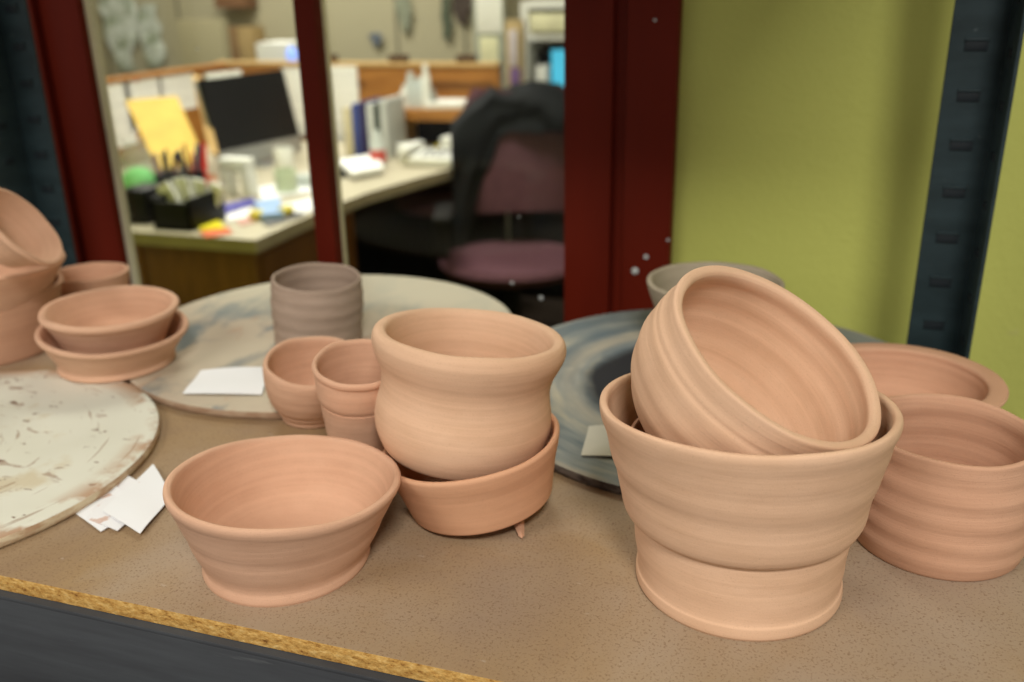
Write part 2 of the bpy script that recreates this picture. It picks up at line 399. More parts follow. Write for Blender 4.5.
# ------------------------------------------------------------------ round bats
def bat(x, y, r, mats, label, th=.008, seed=0):
    rnd = random.Random(seed)
    prof = [(0, 0), (r-.002, 0), (r-.0005, .0012), (r, .003), (r, th-.003), (r-.0008, th-.0008), (r-.0025, th), (r-.006, th), (r*.6, th), (r*.3, th), (0, th)]
    def fn(px, py, z, a, k):
        n = 1+.0025*noise.noise((math.cos(a)*3+seed, math.sin(a)*3, z*30)); return (px*n, py*n, z)
    m = MB().lathe(prof, 160, fn)
    o = link('throwing_bat', m, mats, None, (x, y, 0))
    for p in o.data.polygons:
        if p.normal.z < .5: p.material_index = 1
    return tag(o, label, 'pottery bat', 'round throwing bats')
bat(-.6019, .4425, .1615, [M_batA, M_bAe], 'off-white scratched round bat at the left, brown stains on its edge', seed=1)
bat(-.446, .7573, .1895, [M_batB, M_bBe], 'beige round bat with faint blue smears under the small grey cup', seed=2)
bat(-.0616, .7274, .1960, [M_batC, M_bCe], 'blue-grey round bat with dark swirled centre, behind the large nested pots', seed=3)
def hole(px, py, r):
    p = atz(px, py, .008); return p

# ------------------------------------------------------------------ pots
def catmull(pts, sub=5):
    out = []; P = [Vector(p) for p in pts]; n = len(P)
    for i in range(n-1):
        p0, p1, p2, p3 = P[max(i-1, 0)], P[i], P[i+1], P[min(i+2, n-1)]
        for k in range(sub):
            t = k/sub
            q = .5*((2*p1)+(-p0+p2)*t+(2*p0-5*p1+4*p2-p3)*t*t+(-p0+3*p1-3*p2+p3)*t**3); out.append((max(q.x, 0), q.y))
    out.append((P[-1].x, P[-1].y)); return out
def pot(label, loc, outer, inner, mat, slant=(0, 0), rot=None, name='clay_bowl', cat='bowl', group=None, rings=(0, 1), warp=.004, seed=0, seg=128, scale=1.0):
    """outer: (r,z) from the foot up to the lip; inner: from the lip down to the centre. slant tips the lip plane."""
    O = catmull(outer, 6); I = catmull(inner, 6)
    prof = [(0, .0012*0), (outer[0][0]*.96, 0)] + O + I[1:]
    h = max(p[1] for p in prof); amp, freq = rings
    ax, ay = slant
    def fn(x, y, z, a, k):
        r = math.hypot(x, y)
        if amp and r > 1e-4 and z > .004:
            d = amp*math.sin((z/h)*freq*2*PI + a + seed)*min(1, (z-.004)/.01)*min(1, max(0, (h-z)/.008)); x *= 1+d/r; y *= 1+d/r
        n = 1+warp*noise.noise((math.cos(a)*1.2+seed*7, math.sin(a)*1.2, z*12))*min(1, z/h*1.5); x *= n; y *= n
        wv = .0012*noise.noise((math.cos(a)*1.6+seed*3, math.sin(a)*1.6+5, 1.0))*(z/h)
        t = z/h
        return ((x+ay*z)*scale, (y-ax*z)*scale, (z+t*(ax*y-ay*x)+wv)*scale)
    m = MB().lathe(prof, seg, fn)
    o = link(name, m, mat, None, loc)
    if rot is not None: o.rotation_mode = 'QUATERNION'; o.rotation_quaternion = rot
    return tag(o, label, cat, group)
def tilt(ax, ay):
    a = math.hypot(ax, ay); return Matrix.Rotation(a, 3, Vector((ax/a, ay/a, 0))).to_quaternion()

# 1 front bowl
pot('wide open clay bowl with a flared foot, nearest the shelf edge at front left', (-.2824, .4105, 0),
    [(.0482, 0), (.0489, .0018), (.0488, .0045), (.0486, .0070), (.0500, .0108), (.0530, .0165), (.0555, .0222), (.0570, .0270), (.0598, .0330), (.0628, .0400), (.0646, .0440), (.0662, .0468), (.0669, .0492), (.0664, .0512), (.0648, .0518)],
    [(.0648, .0518), (.0630, .0510), (.0620, .0490), (.0608, .0450), (.0575, .0350), (.0535, .0240), (.0470, .0140), (.0360, .0085), (.0180, .0070), (0, .0068)],
    M_clay, (-.1013, .0317), rings=(.00004, 4), seed=1, scale=1.015)
# 2 big pot
pot('largest clay pot with stepped waist, upright at front right, holding the tipped cup', (-.0211, .4660, 0),
    [(.0566, 0), (.0577, .0020), (.0575, .0065), (.0567, .0090), (.0576, .0180), (.0590, .0300), (.0596, .0385), (.0604, .0410), (.0640, .0440), (.0664, .0490), (.0676, .0560), (.0688, .0620), (.0706, .0690), (.0728, .0760), (.0750, .0850), (.0768, .0930), (.0788, .0985), (.0797, .1025), (.0794, .1055), (.0780, .1064)],
    [(.0780, .1064), (.0760, .1060), (.0748, .1040), (.0742, .1000), (.0715, .0900), (.0680, .0760), (.0635, .0600), (.0580, .0440), (.0540, .0250), (.0480, .0120), (.0300, .0085), (0, .008)],
    M_clay2, (-.094, -.0267), rings=(.00020, 6), seed=2, seg=160, name='clay_pot', cat='pot')
# 3b bowl nested in the big pot, under the tipped cup
# 3 tipped cup
nrm = Vector((.5219, -.1887, .8319)).normalized(); c3 = Vector((-.0083, .4730, .1390)); d3 = .071
pot('ridged clay cup tipped on its side inside the largest pot, its mouth facing right', c3-nrm*d3,
    [(.0440, 0), (.0470, .0020), (.0530, .0080), (.0590, .0170), (.0632, .0270), (.0655, .0370), (.0662, .0460), (.0658, .0520), (.0650, .0550), (.0652, .0580), (.0645, .0620), (.0641, .0670), (.0640, .0698), (.0634, .0710), (.0624, .0713)],
    [(.0624, .0713), (.0602, .0710), (.0586, .0698), (.0580, .0670), (.0598, .0580), (.0604, .0480), (.0590, .0340), (.0540, .0200), (.0450, .0100), (.0200, .0065), (0, .006)],
    M_clay2, rot=nrm.to_track_quat('Z', 'Y'), rings=(.00032, 4.5), seed=3, seg=160, name='clay_cup', cat='cup')
pot('clay bowl nested low inside the largest pot, mostly hidden below the tipped cup', (-.0216, .468, .008),
    [(.036, 0), (.040, .004), (.050, .020), (.058, .045), (.0625, .062), (.0658, .072), (.0660, .0755), (.0650, .0765)],
    [(.0650, .0765), (.0632, .0755), (.0605, .064), (.0545, .045), (.046, .022), (.034, .008), (0, .006)],
    M_clay3, (-.05, .02), seed=4)
# 4 waisted pot on the tilted dish
pot('clay pot with rounded rim and pinched waist, leaning on the small tilted dish', (-.2055, .5080, .0385),
    [(.0450, 0), (.0495, .0010), (.0525, .0050), (.0552, .0110), (.0568, .0170), (.0572, .0225), (.0562, .0300), (.0546, .0375), (.0541, .0450), (.0554, .0530), (.0585, .0600), (.0606, .0650), (.0616, .0700), (.0608, .0745), (.0588, .0768), (.0570, .0772)],
    [(.0570, .0772), (.0545, .0767), (.0528, .0748), (.0515, .0700), (.0500, .0600), (.0500, .0450), (.0520, .0280), (.0500, .0140), (.0400, .0075), (.0200, .006), (0, .006)],
    M_clay2, (-.08, -.030), tilt(-.035, .110), rings=(.00006, 5), seed=5, scale=1.01, name='clay_pot', cat='pot')
# 5 tilted dish
pot('shallow clay dish propped up at its right side, under the waisted pot', (-.1885, .4990, .0060),
    [(.0455, 0), (.0478, .0012), (.0490, .0050), (.0515, .0150), (.0545, .0260), (.0575, .0350), (.0592, .0405), (.0597, .0435), (.0588, .0452)],
    [(.0588, .0452), (.0568, .0448), (.0556, .0420), (.0535, .0320), (.0500, .0200), (.0460, .0080), (.0350, .0055), (0, .005)],
    M_claydish, rot=tilt(.0218, -.1518), rings=(.00008, 3), seed=6, scale=.975, name='clay_dish', cat='dish')
# 6 small leaning bowl
pot('small rounded clay bowl, leftmost of the little pair behind the front bowl', (-.3657, .5948, 0),
    [(.0250, 0), (.0268, .0015), (.0275, .0050), (.0300, .0085), (.0306, .0105), (.0345, .0170), (.0375, .0260), (.0390, .0350), (.0396, .0430), (.0394, .0485), (.0382, .0508)],
    [(.0382, .0508), (.0362, .0506), (.0350, .0480), (.0348, .0400), (.0330, .0270), (.0280, .0150), (.0180, .0080), (0, .007)],
    M_clay, (.1093, .1419), rings=(.0001, 5), seed=7)
# 7 small beaker
pot('small tapered clay beaker with banded rim, beside the pinched-waist pot', (-.2905, .5304, 0),
    [(.0205, 0), (.0215, .0015), (.0222, .0080), (.0250, .0300), (.0272, .0480), (.0282, .0560), (.0280, .0572), (.0296, .0620), (.0304, .0700), (.0306, .0790), (.0316, .0810), (.0318, .0835), (.0308, .0852)],
    [(.0308, .0852), (.0292, .0848), (.0280, .0820), (.0270, .0700), (.0240, .0500), (.0205, .0250), (.0180, .0100), (0, .007)],
    M_clay, (.1162, .0979), rings=(.0001, 6), seed=8, name='clay_beaker', cat='cup')
# 8 grey cup
pot('small grey-brown clay cup standing alone on the beige bat', (-.4392, .7335, .008),
    [(.0380, 0), (.0408, .0010), (.0416, .0040), (.0412, .0080), (.0418, .0200), (.0428, .0340), (.0426, .0460), (.0416, .0580), (.0412, .0620), (.0402, .0632)],
    [(.0402, .0632), (.0388, .0628), (.0380, .0600), (.0384, .0450), (.0380, .0250), (.0350, .0110), (.0250, .0075), (0, .007)],
    M_grey, (.0154, .0768), rings=(.0004, 5), seed=9, name='clay_cup', cat='cup')
# 9 grey bowl at the back
pot('pale grey clay bowl, furthest back, behind the tipped cup against the wall', (-.0753, .8058, .008),
    [(.0360, 0), (.0400, .0020), (.0450, .0200), (.0520, .0380), (.0570, .0520), (.0596, .0610), (.0600, .0640), (.0590, .0652)],
    [(.0590, .0652), (.0560, .0648), (.0545, .0610), (.0510, .0480), (.0450, .0260), (.0350, .0100), (.02, .008), (0, .008)],
    M_grey2, seed=10)
# 11 and 10 stacked bowls left
pot('flared clay bowl on the left bats, lower of the stacked pair', (-.5875, .6300, .008),
    [(.0470, 0), (.0498, .0010), (.0500, .0035), (.0490, .0070), (.0510, .0120), (.0560, .0210), (.0600, .0280), (.0625, .0310), (.0634, .0335), (.0630, .0355), (.0615, .0362)],
    [(.0615, .0362), (.0590, .0355), (.0570, .0320), (.0520, .0200), (.0460, .0110), (.0300, .007), (0, .006)],
    M_clay, (.0143, .0842), rings=(.0001, 5), seed=11, scale=1.005)
pot('clay bowl with thick rim on the left, upper of the stacked pair', (-.5900, .6345, .0190),
    [(.0360, 0), (.0390, .0020), (.0425, .0100), (.0480, .0220), (.0525, .0310), (.0555, .0350), (.0570, .0380), (.0566, .0402), (.0550, .0412)],
    [(.0550, .0412), (.0520, .0408), (.0500, .0380), (.0445, .0260), (.0380, .0140), (.0300, .008), (0, .007)],
    M_clay, (.0069, .0295), rings=(.0001, 5), seed=12, scale=1.03)
# 12-14 stack at the left edge
pot('tall straight clay pot at the left edge of the photo, under two bowls', (-.7493, .6457, 0.0),
    [(.0550, 0), (.0575, .0020), (.0590, .0200), (.0610, .0400), (.0635, .0600), (.0655, .0670), (.0652, .0690), (.0640, .0698)],
    [(.0640, .0698), (.0615, .0692), (.0600, .0640), (.0570, .0400), (.0540, .0150), (.0400, .0080), (0, .007)],
    M_clay3, (-.0500, .1000), seed=13, name='clay_pot', cat='pot')
pot('shallow clay bowl sitting in the tall left pot, middle of the three', (-.7330, .6400, .0480),
    [(.0400, 0), (.0430, .0020), (.0480, .0120), (.0540, .0260), (.0590, .0370), (.0610, .0410), (.0606, .0432), (.0590, .0440)],
    [(.0590, .0440), (.0565, .0435), (.0545, .0400), (.0490, .0240), (.0420, .0110), (.0300, .007), (0, .006)],
    M_clay, (-.0300, .1100), seed=14, scale=1.09)
n14 = Vector((.751, .324, .575)).normalized(); c14 = Vector((-.6447, .6130, .1370))
pot('clay bowl tipped over on its side, top of the stack at the left edge', c14-n14*.032,
    [(.0220, 0), (.0240, .0020), (.0275, .0080), (.0320, .0160), (.0365, .0230), (.0402, .0270), (.0418, .0295), (.0412, .0315), (.0398, .0322)],
    [(.0398, .0322), (.0375, .0318), (.0362, .0295), (.0310, .0220), (.0240, .0120), (.0150, .008), (0, .007)],
    M_clay, rot=n14.to_track_quat('Z', 'Y'), seed=15)
pot('low clay bowl behind the stacked pair, near the red window frame', (-.7176, .7504, 0),
    [(.0300, 0), (.0320, .0020), (.0345, .0150), (.0375, .0320), (.0396, .0440), (.0402, .0475), (.0396, .0492), (.0385, .0498)],
    [(.0385, .0498), (.0368, .0494), (.0355, .0460), (.0330, .0280), (.0280, .0110), (.0200, .007), (0, .007)],
    M_clay3, (-.0288, -.0061), seed=16)
# 16, 17 at the right
pot('wide clay dish with broad flat rim at the right, in front of the steel post', (.0739, .6743, .008),
    [(.0440, 0), (.0465, .0020), (.0500, .0120), (.0550, .0240), (.0600, .0330), (.0660, .0380), (.0692, .0400), (.0698, .0415), (.0690, .0428)],
    [(.0690, .0428), (.0640, .0432), (.0592, .0428), (.0570, .0410), (.0565, .0360), (.0540, .0240), (.0480, .0120), (.0380, .0080), (0, .0075)],
    M_clay3, rings=(.0001, 5), seed=17, name='clay_dish', cat='dish')
pot('ridged round clay pot at the right edge, beside the largest pot', (.0900, .5430, 0),
    [(.0472, 0), (.0486, .0018), (.0502, .0080), (.0512, .0160), (.0516, .0260), (.0514, .0340), (.0512, .0430), (.0504, .0520), (.0494, .0600), (.0486, .0650), (.0490, .0700), (.0490, .0730), (.0480, .0743)],
    [(.0480, .0743), (.0462, .0740), (.0450, .0715), (.0446, .0650), (.0455, .0450), (.0440, .0200), (.0380, .0090), (.02, .007), (0, .007)],
    M_clay3, rings=(.00042, 5.2), warp=.007, seed=18, name='clay_pot', cat='pot')

# cone prop under the dish
pc = thing('pyrometric_cone', (-.156, .478, 0), 'small pointed clay cone lying on the shelf under the propped dish', 'kiln cone')
link('cone_body', MB().cyl((-.1620, .4900, .0052), (-.1520, .4690, .0022), .0050, .0018, 4), M_clay3, pc)
link('cone_tip', MB().cyl((-.1523, .4697, .0024), (-.1512, .4674, .0018), .0019, .0004, 4), M_clay3, pc)

# paper cards
def card(pts, z, label, mat=M_paper, curl=.0015, group='paper note cards'):
    A, B, Cc, D = [Vector(p) for p in pts]
    def fn(u, v):
        p = (A*(1-u)+B*u)*(1-v)+(D*(1-u)+Cc*u)*v
        return (p.x, p.y, z+curl*math.sin(PI*v)*(.3+u*.7)+.0004*math.sin(7*u))
    o = link('paper_card', MB().sheet(fn, 10, 8, .0003), mat); return tag(o, label, 'paper', group)
q = lambda x, y, z=0.0: atz(x, y, z)
card([q(76, 515), q(108, 480), q(140, 512), q(101, 533)], .0008, 'white paper card, lowest of the fan beside the scratched white bat', M_paper)
card([q(86, 521), q(120, 474), q(160, 498), q(118, 533)], .0014, 'white paper card with pinkish clay smears, in the fan by the front bowl', M_smear)
card([q(103, 515), q(154, 468), q(172, 500), q(141, 538)], .0030, 'white paper card, clean and topmost of the fan by the front bowl', M_paper)
card([q(183, 395, .008), q(201, 372, .008), q(270, 369, .008), q(262, 396, .008)], .0092, 'white paper slip with torn corner lying on the beige bat', M_paper)
card([q(581, 457, .008), q(589, 428, .008), q(632, 430, .008), q(632, 459, .008)], .0092, 'pale paper card on the blue-grey bat left of the largest pot', plain((196, 192, 178), .8))

# ------------------------------------------------------------------ office beyond the window
DZ = -.26
dk = thing('office_desk', (-1.8, 2.6, -1.0), 'L-shaped office desk with cream top and oak side panels, beyond the window', 'desk')
poly = [(-2.38, 1.95), (-1.32, 1.95), (-1.32, 2.32), (-1.30, 2.55), (-1.24, 2.80), (-1.18, 3.02), (-1.12, 3.45), (-2.38, 3.45)]
link('desktop', MB().prism([(x, y, DZ-.034) for x, y in poly], (0, 0, .034), 1, 0), [M_desk, M_deskedge], dk)
link('side_panel', MB().bx(-2.30, -1.72, 2.00, 2.03, -1.0, DZ-.034), M_oakd, dk)
cb = link('pedestal', MB().bx(-1.715, -1.36, 2.00, 2.55, -1.0, DZ-.034, .004), M_oakd, dk)
link('back_panel', MB().bx(-2.36, -1.15, 3.40, 3.43, -1.0, DZ-.034), M_dark, dk)
for k in range(3): 
    dr = link('drawer', MB().bx(-1.362, -1.352, 2.02, 2.53, -.98+k*.225, -.77+k*.225, .003), M_oakd, cb)
# partitions
pt = thing('cubicle_partition', (-1.8, 3.5, -1.0), 'low oak office partition wrapped round the back of the desk', 'partition')
link('back_panel', MB().bx(-2.42, -1.20, 3.52, 3.56, -1.0, .035), M_oak, pt)
link('side_panel', MB().bx(-2.46, -2.42, 2.3, 3.56, -1.0, .03), M_oak, pt)
link('top_rail', MB().bx(-2.47, -1.20, 3.51, 3.57, .035, .05, .003), M_oakl, pt)
link('top_rail', MB().bx(-2.47, -2.41, 2.3, 3.51, .03, .045, .003), M_oak, pt)
for x0, x1 in ((-2.05, -1.78), (-1.55, -1.22)): link('trim_strip', MB().bx(x0, x1, 3.512, 3.52, -.045, -.02), M_oakd, pt)
# hutch
ht = thing('desk_hutch', (-1.4, 3.4, DZ), 'oak shelf box standing on the desk behind the chair', 'hutch')
a = at(388, 112, 3.3); b_ = at(475, 112, 3.3)
HX0, HX1 = a.x, b_.x+.02
link('top_shelf', MB().bx(HX0, HX1, 3.28, 3.50, a.z-.028, a.z+.012, .003), M_oak, ht)
link('side_panel', MB().bx(HX0, HX0+.035, 3.28, 3.50, DZ, a.z-.028), M_oakl, ht)
link('side_panel', MB().bx(HX1-.02, HX1, 3.28, 3.50, DZ, a.z-.028), M_oak, ht)
link('back_panel', MB().bx(HX0+.035, HX1-.02, 3.485, 3.50, DZ, a.z-.028), M_dark, ht)
HZ = a.z+.012
# monitor
mon = thing('computer_monitor', (-1.95, 2.92, DZ), 'large black-screened desktop computer with silver chin, on the cream desk', 'computer')
az, ln = math.radians(79.5), math.radians(11.67)
u_ = Vector((math.cos(az), math.sin(az), 0)); nf = Vector((math.sin(az), -math.cos(az), 0)); v_ = Vector((0, 0, 1))*math.cos(ln)-nf*math.sin(ln); nn = u_.cross(v_)
RM = Matrix(((u_.x, nn.x, v_.x, 0), (u_.y, nn.y, v_.y, 0), (u_.z, nn.z, v_.z, 0), (0, 0, 0, 1)))
mc = Vector((-1.928, 2.9246, -.0657))
if nn.dot(-mc) < 0: nn = -nn
def slab(c, w_, h_, d_, bev=.003): return MB().box(c, (w_, d_, h_), RM, bev)
link('screen', slab(mc-nn*.004, .4206, .2431, .008), M_black, mon)
link('chin', slab(mc-v_*.152-nn*.004, .4206, .060, .0085), M_alu, mon)
link('back_shell', slab(mc-v_*.02-nn*.020, .41, .28, .022, .008), M_alu, mon)
link('stand', MB().prism([mc-v_*.10-nn*.03-u_*.08, mc-v_*.10-nn*.03+u_*.08, Vector((mc.x, mc.y, DZ+.006))-nf*.10+u_*.08, Vector((mc.x, mc.y, DZ+.006))-nf*.10-u_*.08], -nn*.008), M_alu, mon)
link('foot', MB().box((mc.x-.01, mc.y, DZ+.004), (.18, .16, .008), None, .003), M_alu, mon)
link('sticker_strip', slab(mc+v_*.128-u_*.09-nn*.004, .16, .018, .02, .001), M_white, mon)

def box_thing(name, label, cat, x0, x1, y0, y1, Y, depth, mat, group=None, bev=.002, rest=None, rot=0.0):
    """box whose front face spans the given width and height at distance Y"""
    a, b = at(x0, (y0+y1)/2, Y), at(x1, (y0+y1)/2, Y); zt = at((x0+x1)/2, y0, Y).z; zb = at((x0+x1)/2, y1, Y).z
    if rest is not None: zt += 0; zb = rest
    m = MB().box(((a.x+b.x)/2, Y+depth/2, (zt+zb)/2), (b.x-a.x, depth, zt-zb), rot, bev)
    return tag(link(name, m, mat), label, cat, group)
def sheet_thing(label, quad, mat, th=.0015, name='paper_sheet', cat='paper', group=None):
    P = [Vector(p) for p in quad]; nrm = (P[1]-P[0]).cross(P[3]-P[0]).normalized()
    return tag(link(name, MB().prism(P, nrm*th), mat), label, cat, group)
def desk_sheet(label, pix, mat, z=DZ+.002, th=.002, name='paper_sheet', cat='paper', group='papers lying on the office desk'):
    P = [atz(x, y, z) for x, y in pix]
    return tag(link(name, MB().prism(P, (0, 0, th)), mat), label, cat, group)

def on_x(px, py, X):
    d = ray(px, py); return Vector((0, 0, H)) + d*(X/d.x)
# papers pinned on the side partition (x = -2.419) and the yellow envelope
XP = -2.4185
def pinned(label, pix, mat, off=.0, group='papers pinned to the side partition'):
    P = [on_x(x, y, XP+off) for x, y in pix]
    y0 = min(p.y for p in P); y1 = max(p.y for p in P); z0 = min(p.z for p in P); z1 = min(.028, max(p.z for p in P))
    m = MB().bx(XP+off, XP+off+.0015, y0, y1, z0, z1); return tag(link('paper_sheet', m, mat), label, 'paper', group)
pinned('white notice sheet pinned at the far left above the clutter', [(107, 84), (128, 84), (128, 146), (107, 146)], M_print)
pinned('white notice sheet pinned behind the yellow envelope', [(130, 78), (160, 78), (160, 125), (130, 125)], M_print)
pinned('white notice sheet pinned just left of the monitor', [(162, 76), (193, 76), (193, 108), (162, 108)], M_print)
tag(link('push_pin', MB().ball(on_x(136, 80, XP+.006), .006), plain((190, 60, 50))), 'red push pin at the top of the left notice sheets', 'pin')
# back partition papers
box_thing('paper_sheet', 'white sheet on the back partition, just right of the black screen', 'paper', 284, 304, 68, 135, 3.505, .012, M_print, 'papers on the back partition')
box_thing('paper_sheet', 'white sheet on the back partition, right of the thin red mullion', 'paper', 322, 359, 66, 148, 3.505, .012, M_print, 'papers on the back partition')
bd = sheet_thing('narrow oak board edge standing left of the black screen', [at(192, 75, 2.95), at(199, 75, 2.95), at(218, 153, 2.62), at(210, 153, 2.62)], M_oakl, .01, 'wooden_board', 'board')
sheet_thing('yellow padded envelope leaning behind the pens on the desk', [at(125, 100, 2.72), at(177, 96, 2.86), at(205, 160, 2.66), at(158, 169, 2.52)], plain((216, 182, 84), .7), .012, 'envelope', 'envelope')

def cyl_thing(name, label, cat, px, pybase, r, h, mat, z=DZ, r2=None, group=None, lid=None):
    p = atz(px, pybase, z); m = MB().lathe([(0, 0), (r*.96, 0), (r, .002), ((r2 or r), h*.97), ((r2 or r)*.96, h), ((r2 or r)*.85, h), (r*.85, h*.2), (0, h*.18)], 24)
    o = link(name, m, mat, None, (p.x, p.y, z)); return tag(o, label, cat, group)
# desk clutter, left part
tb = thing('desk_tray', atz(175, 232, DZ), 'black desk organiser tray holding white scraps at the front of the desk', 'tray')
p = atz(180, 231, DZ)
tr_ = MB(); tr_.bx(p.x-.080, p.x+.040, p.y-.0, p.y+.012, DZ, DZ+.075, .002); tr_.bx(p.x-.080, p.x+.040, p.y+.14, p.y+.152, DZ, DZ+.09, .002)
tr_.bx(p.x-.080, p.x-.068, p.y, p.y+.15, DZ, DZ+.085, .002); tr_.bx(p.x+.028, p.x+.040, p.y, p.y+.15, DZ, DZ+.085, .002); tr_.bx(p.x-.080, p.x+.040, p.y, p.y+.15, DZ, DZ+.008)
link('tray_body', tr_, M_black, tb)
for k, (dx, dz) in enumerate([(-.055, .07), (-.03, .085), (-.005, .075), (.02, .06)]):
    tag(link('paper_scrap', MB().box((p.x+dx, p.y+.06+.02*k, DZ+dz*.62+.012), (.044, .010, .120), Matrix.Rotation(.3*(k-1.5), 4, 'Y'), .003), M_white), ['small white paper scrap at the left end of the black tray', 'small white paper scrap second from left in the black tray', 'small white paper scrap right of centre in the black tray', 'small white paper scrap at the right end of the black tray'][k], 'paper', 'scraps in the tray')
box_thing('black_case', 'black upright case at the far left end of the desk clutter', 'case', 122, 146, 190, 232, 2.02, .10, M_black, bev=.008, rest=DZ)
gj = thing('plastic_bag', atz(143, 200, DZ), 'clear plastic bag with bright green contents on the desk', 'bag')
pg = atz(143, 203, DZ)
bag = MB().lathe([(0, 0), (.05, .0), (.062, .03), (.058, .09), (.045, .14), (.030, .17), (.036, .185)], 20, lambda x, y, z, a, k: (x*(1+.18*noise.noise((x*30, y*30, z*20))), y*(1+.18*noise.noise((x*30+4, y*30, z*20))), z))
link('bag_film', bag, M_clear, gj, (pg.x, pg.y, DZ))
link('green_contents', MB().ball((pg.x, pg.y, DZ+.056), .058, (1, .8, .9)), plain((110, 214, 112), .6), gj)
rnd = random.Random(4)
# pen cups with pens: each a thing
for cx, cy, ncol in ((172, 205, 0), (196, 203, 1)):
    pcup = atz(cx, cy, DZ)
    cyl_thing('pen_cup', ['black pen cup behind the tray, left of the pair', 'dark pen cup behind the tray, right of the pair'][ncol], 'pen holder', cx, cy, .036, .095, M_black, group='pen cups on the desk')
    for k in range(6):
        a = 2*PI*k/6+.4*ncol; dx, dy = .018*math.cos(a), .018*math.sin(a)
        col = [(40, 42, 70), (190, 50, 48), (60, 60, 62), (110, 120, 150), (150, 96, 60), (28, 28, 30)][(k+ncol*2) % 6]; nm = ['navy', 'red', 'grey', 'blue-grey', 'tan', 'black'][(k+ncol*2) % 6]
        base = Vector((pcup.x+dx*.4, pcup.y+dy*.4, DZ+.022)); top = Vector((pcup.x+dx*2.0, pcup.y+dy*2.0, DZ+.145+rnd.random()*.03))
        tag(link('pen', MB().cyl(base, top, .0048, None, 8), plain(col, .4)), '%s pen standing in the %s pen cup behind the tray' % (nm, 'right' if ncol else 'left'), 'pen', 'pens in the desk cups')
tag(link('marker', MB().cyl(atz(205, 196, DZ+.01), atz(205, 196, DZ)+Vector((.01, .01, .16)), .012, .010, 12), plain((200, 48, 44), .4)), 'thick red marker standing upright left of the white holder', 'marker')
for px, py, r, h, colr, nm, lab in [(213, 193, .014, .055, (196, 110, 60), 'glue_stick', 'small orange-brown stick standing left of the white arch-shaped holder'), (208, 203, .018, .040, (112, 84, 66), 'small_jar', 'small brown jar between the pen cups and the purple booklet'), (216, 204, .015, .050, (150, 170, 190), 'glue_stick', 'pale blue stick standing behind the purple booklet')]:
    cyl_thing(nm, lab, 'desk supply', px, py, r, h, plain(colr, .5))
# white arch shaped holder
pa = atz(236, 198, DZ); ar = MB(); ar.bx(pa.x-.052, pa.x-.020, pa.y, pa.y+.05, DZ, DZ+.095, .006); ar.bx(pa.x+.022, pa.x+.05, pa.y, pa.y+.05, DZ, DZ+.095, .006); ar.bx(pa.x-.052, pa.x+.05, pa.y, pa.y+.05, DZ+.075, DZ+.118, .008)
tag(link('paper_holder', ar, M_white), 'white arch-shaped holder standing in front of the monitor', 'holder')
desk_sheet('purple-blue booklet lying on the desk', [(202, 211), (254, 199), (256, 205), (216, 218)], plain((82, 78, 158), .6), DZ+.004, .006, 'booklet', 'booklet')
desk_sheet('bright yellow sheet at the desk front', [(196, 204), (204, 206), (226, 229), (200, 231)], plain((236, 222, 50), .6), DZ+.002, .004)
desk_sheet('orange-red sheet at the very front of the desk', [(200, 232), (228, 228), (233, 233), (206, 238)], plain((216, 110, 70), .6), DZ+.002)
desk_sheet('pale blue pouch beside the yellow roll on the desk', [(255, 208), (280, 204), (284, 220), (262, 222)], plain((150, 178, 220), .6), DZ+.002, .02, 'pouch', 'pouch')
tag(link('yellow_roll', MB().cyl(atz(251, 216, DZ+.015), atz(262, 214, DZ+.015), .014, None, 12), plain((232, 214, 90), .6)), 'yellow roll end left of the pale blue pouch', 'roll')
tag(link('yellow_roll', MB().cyl(atz(280, 213, DZ+.015), atz(290, 210, DZ+.015), .015, None, 12), plain((220, 204, 86), .6)), 'yellow roll end right of the pale blue pouch', 'roll')
desk_sheet('white leaflet between the purple booklet and the pouch', [(222, 212), (250, 205), (254, 215), (228, 222)], M_print)
desk_sheet('white sheets near the thin red mullion, front of the desk', [(283, 205), (318, 196), (322, 208), (290, 218)], M_paper)
desk_sheet('white sheets right of the arch-shaped holder', [(258, 188), (312, 178), (314, 192), (262, 200)], M_paper)
desk_sheet('small pinkish card in front of the white leaflet', [(236, 219), (252, 216), (256, 222), (240, 226)], plain((204, 160, 150), .7))
desk_sheet('dark grey card at the front of the desk near the red mullion', [(262, 223), (300, 212), (304, 216), (268, 227)], plain((120, 118, 120), .7))
cyl_thing('paper_cup', 'white cup on the desk, back one beside the monitor', 'cup', 286, 176, .032, .095, M_white, group='cups beside the monitor')
cyl_thing('glass_jar', 'pale green tinted cup in front of the white cup', 'cup', 287, 192, .034, .070, plain((196, 208, 180), .4), group='cups beside the monitor')
tag(link('tape_dispenser', MB().box(atz(308, 180, DZ+.02), (.07, .05, .04), .3, .01), M_cool), 'pale tape dispenser beside the thin red mullion', 'dispenser')
# clutter behind the mullion: binders, bottle, papers, phone
for i, (x0, x1, y0, y1, col, lab) in enumerate([(344, 352, 108, 158, (212, 200, 168), 'cream'), (353, 359, 104, 160, (70, 84, 150), 'blue'), (360, 367, 102, 162, (52, 48, 92), 'navy'), (368, 374, 104, 162, (206, 208, 206), 'white'), (375, 380, 103, 162, (60, 70, 62), 'dark green'), (381, 387, 100, 162, (196, 198, 196), 'pale grey')]):
    box_thing('binder', '%s binder standing in the row left of the oak hutch' % lab, 'binder', x0, x1, y0, y1, 3.10, .165, plain(col, .6), 'binders on the desk', rest=DZ, bev=.003)
bt = thing('spray_bottle', atz(378, 166, DZ), 'clear bottle with red and white label by the binders', 'bottle')
pb = atz(379, 167, DZ)
link('bottle_body', MB().lathe([(0, 0), (.026, 0), (.028, .01), (.028, .08), (.014, .105), (.012, .125), (0, .127)], 20), M_cool, bt, (pb.x, pb.y, DZ))
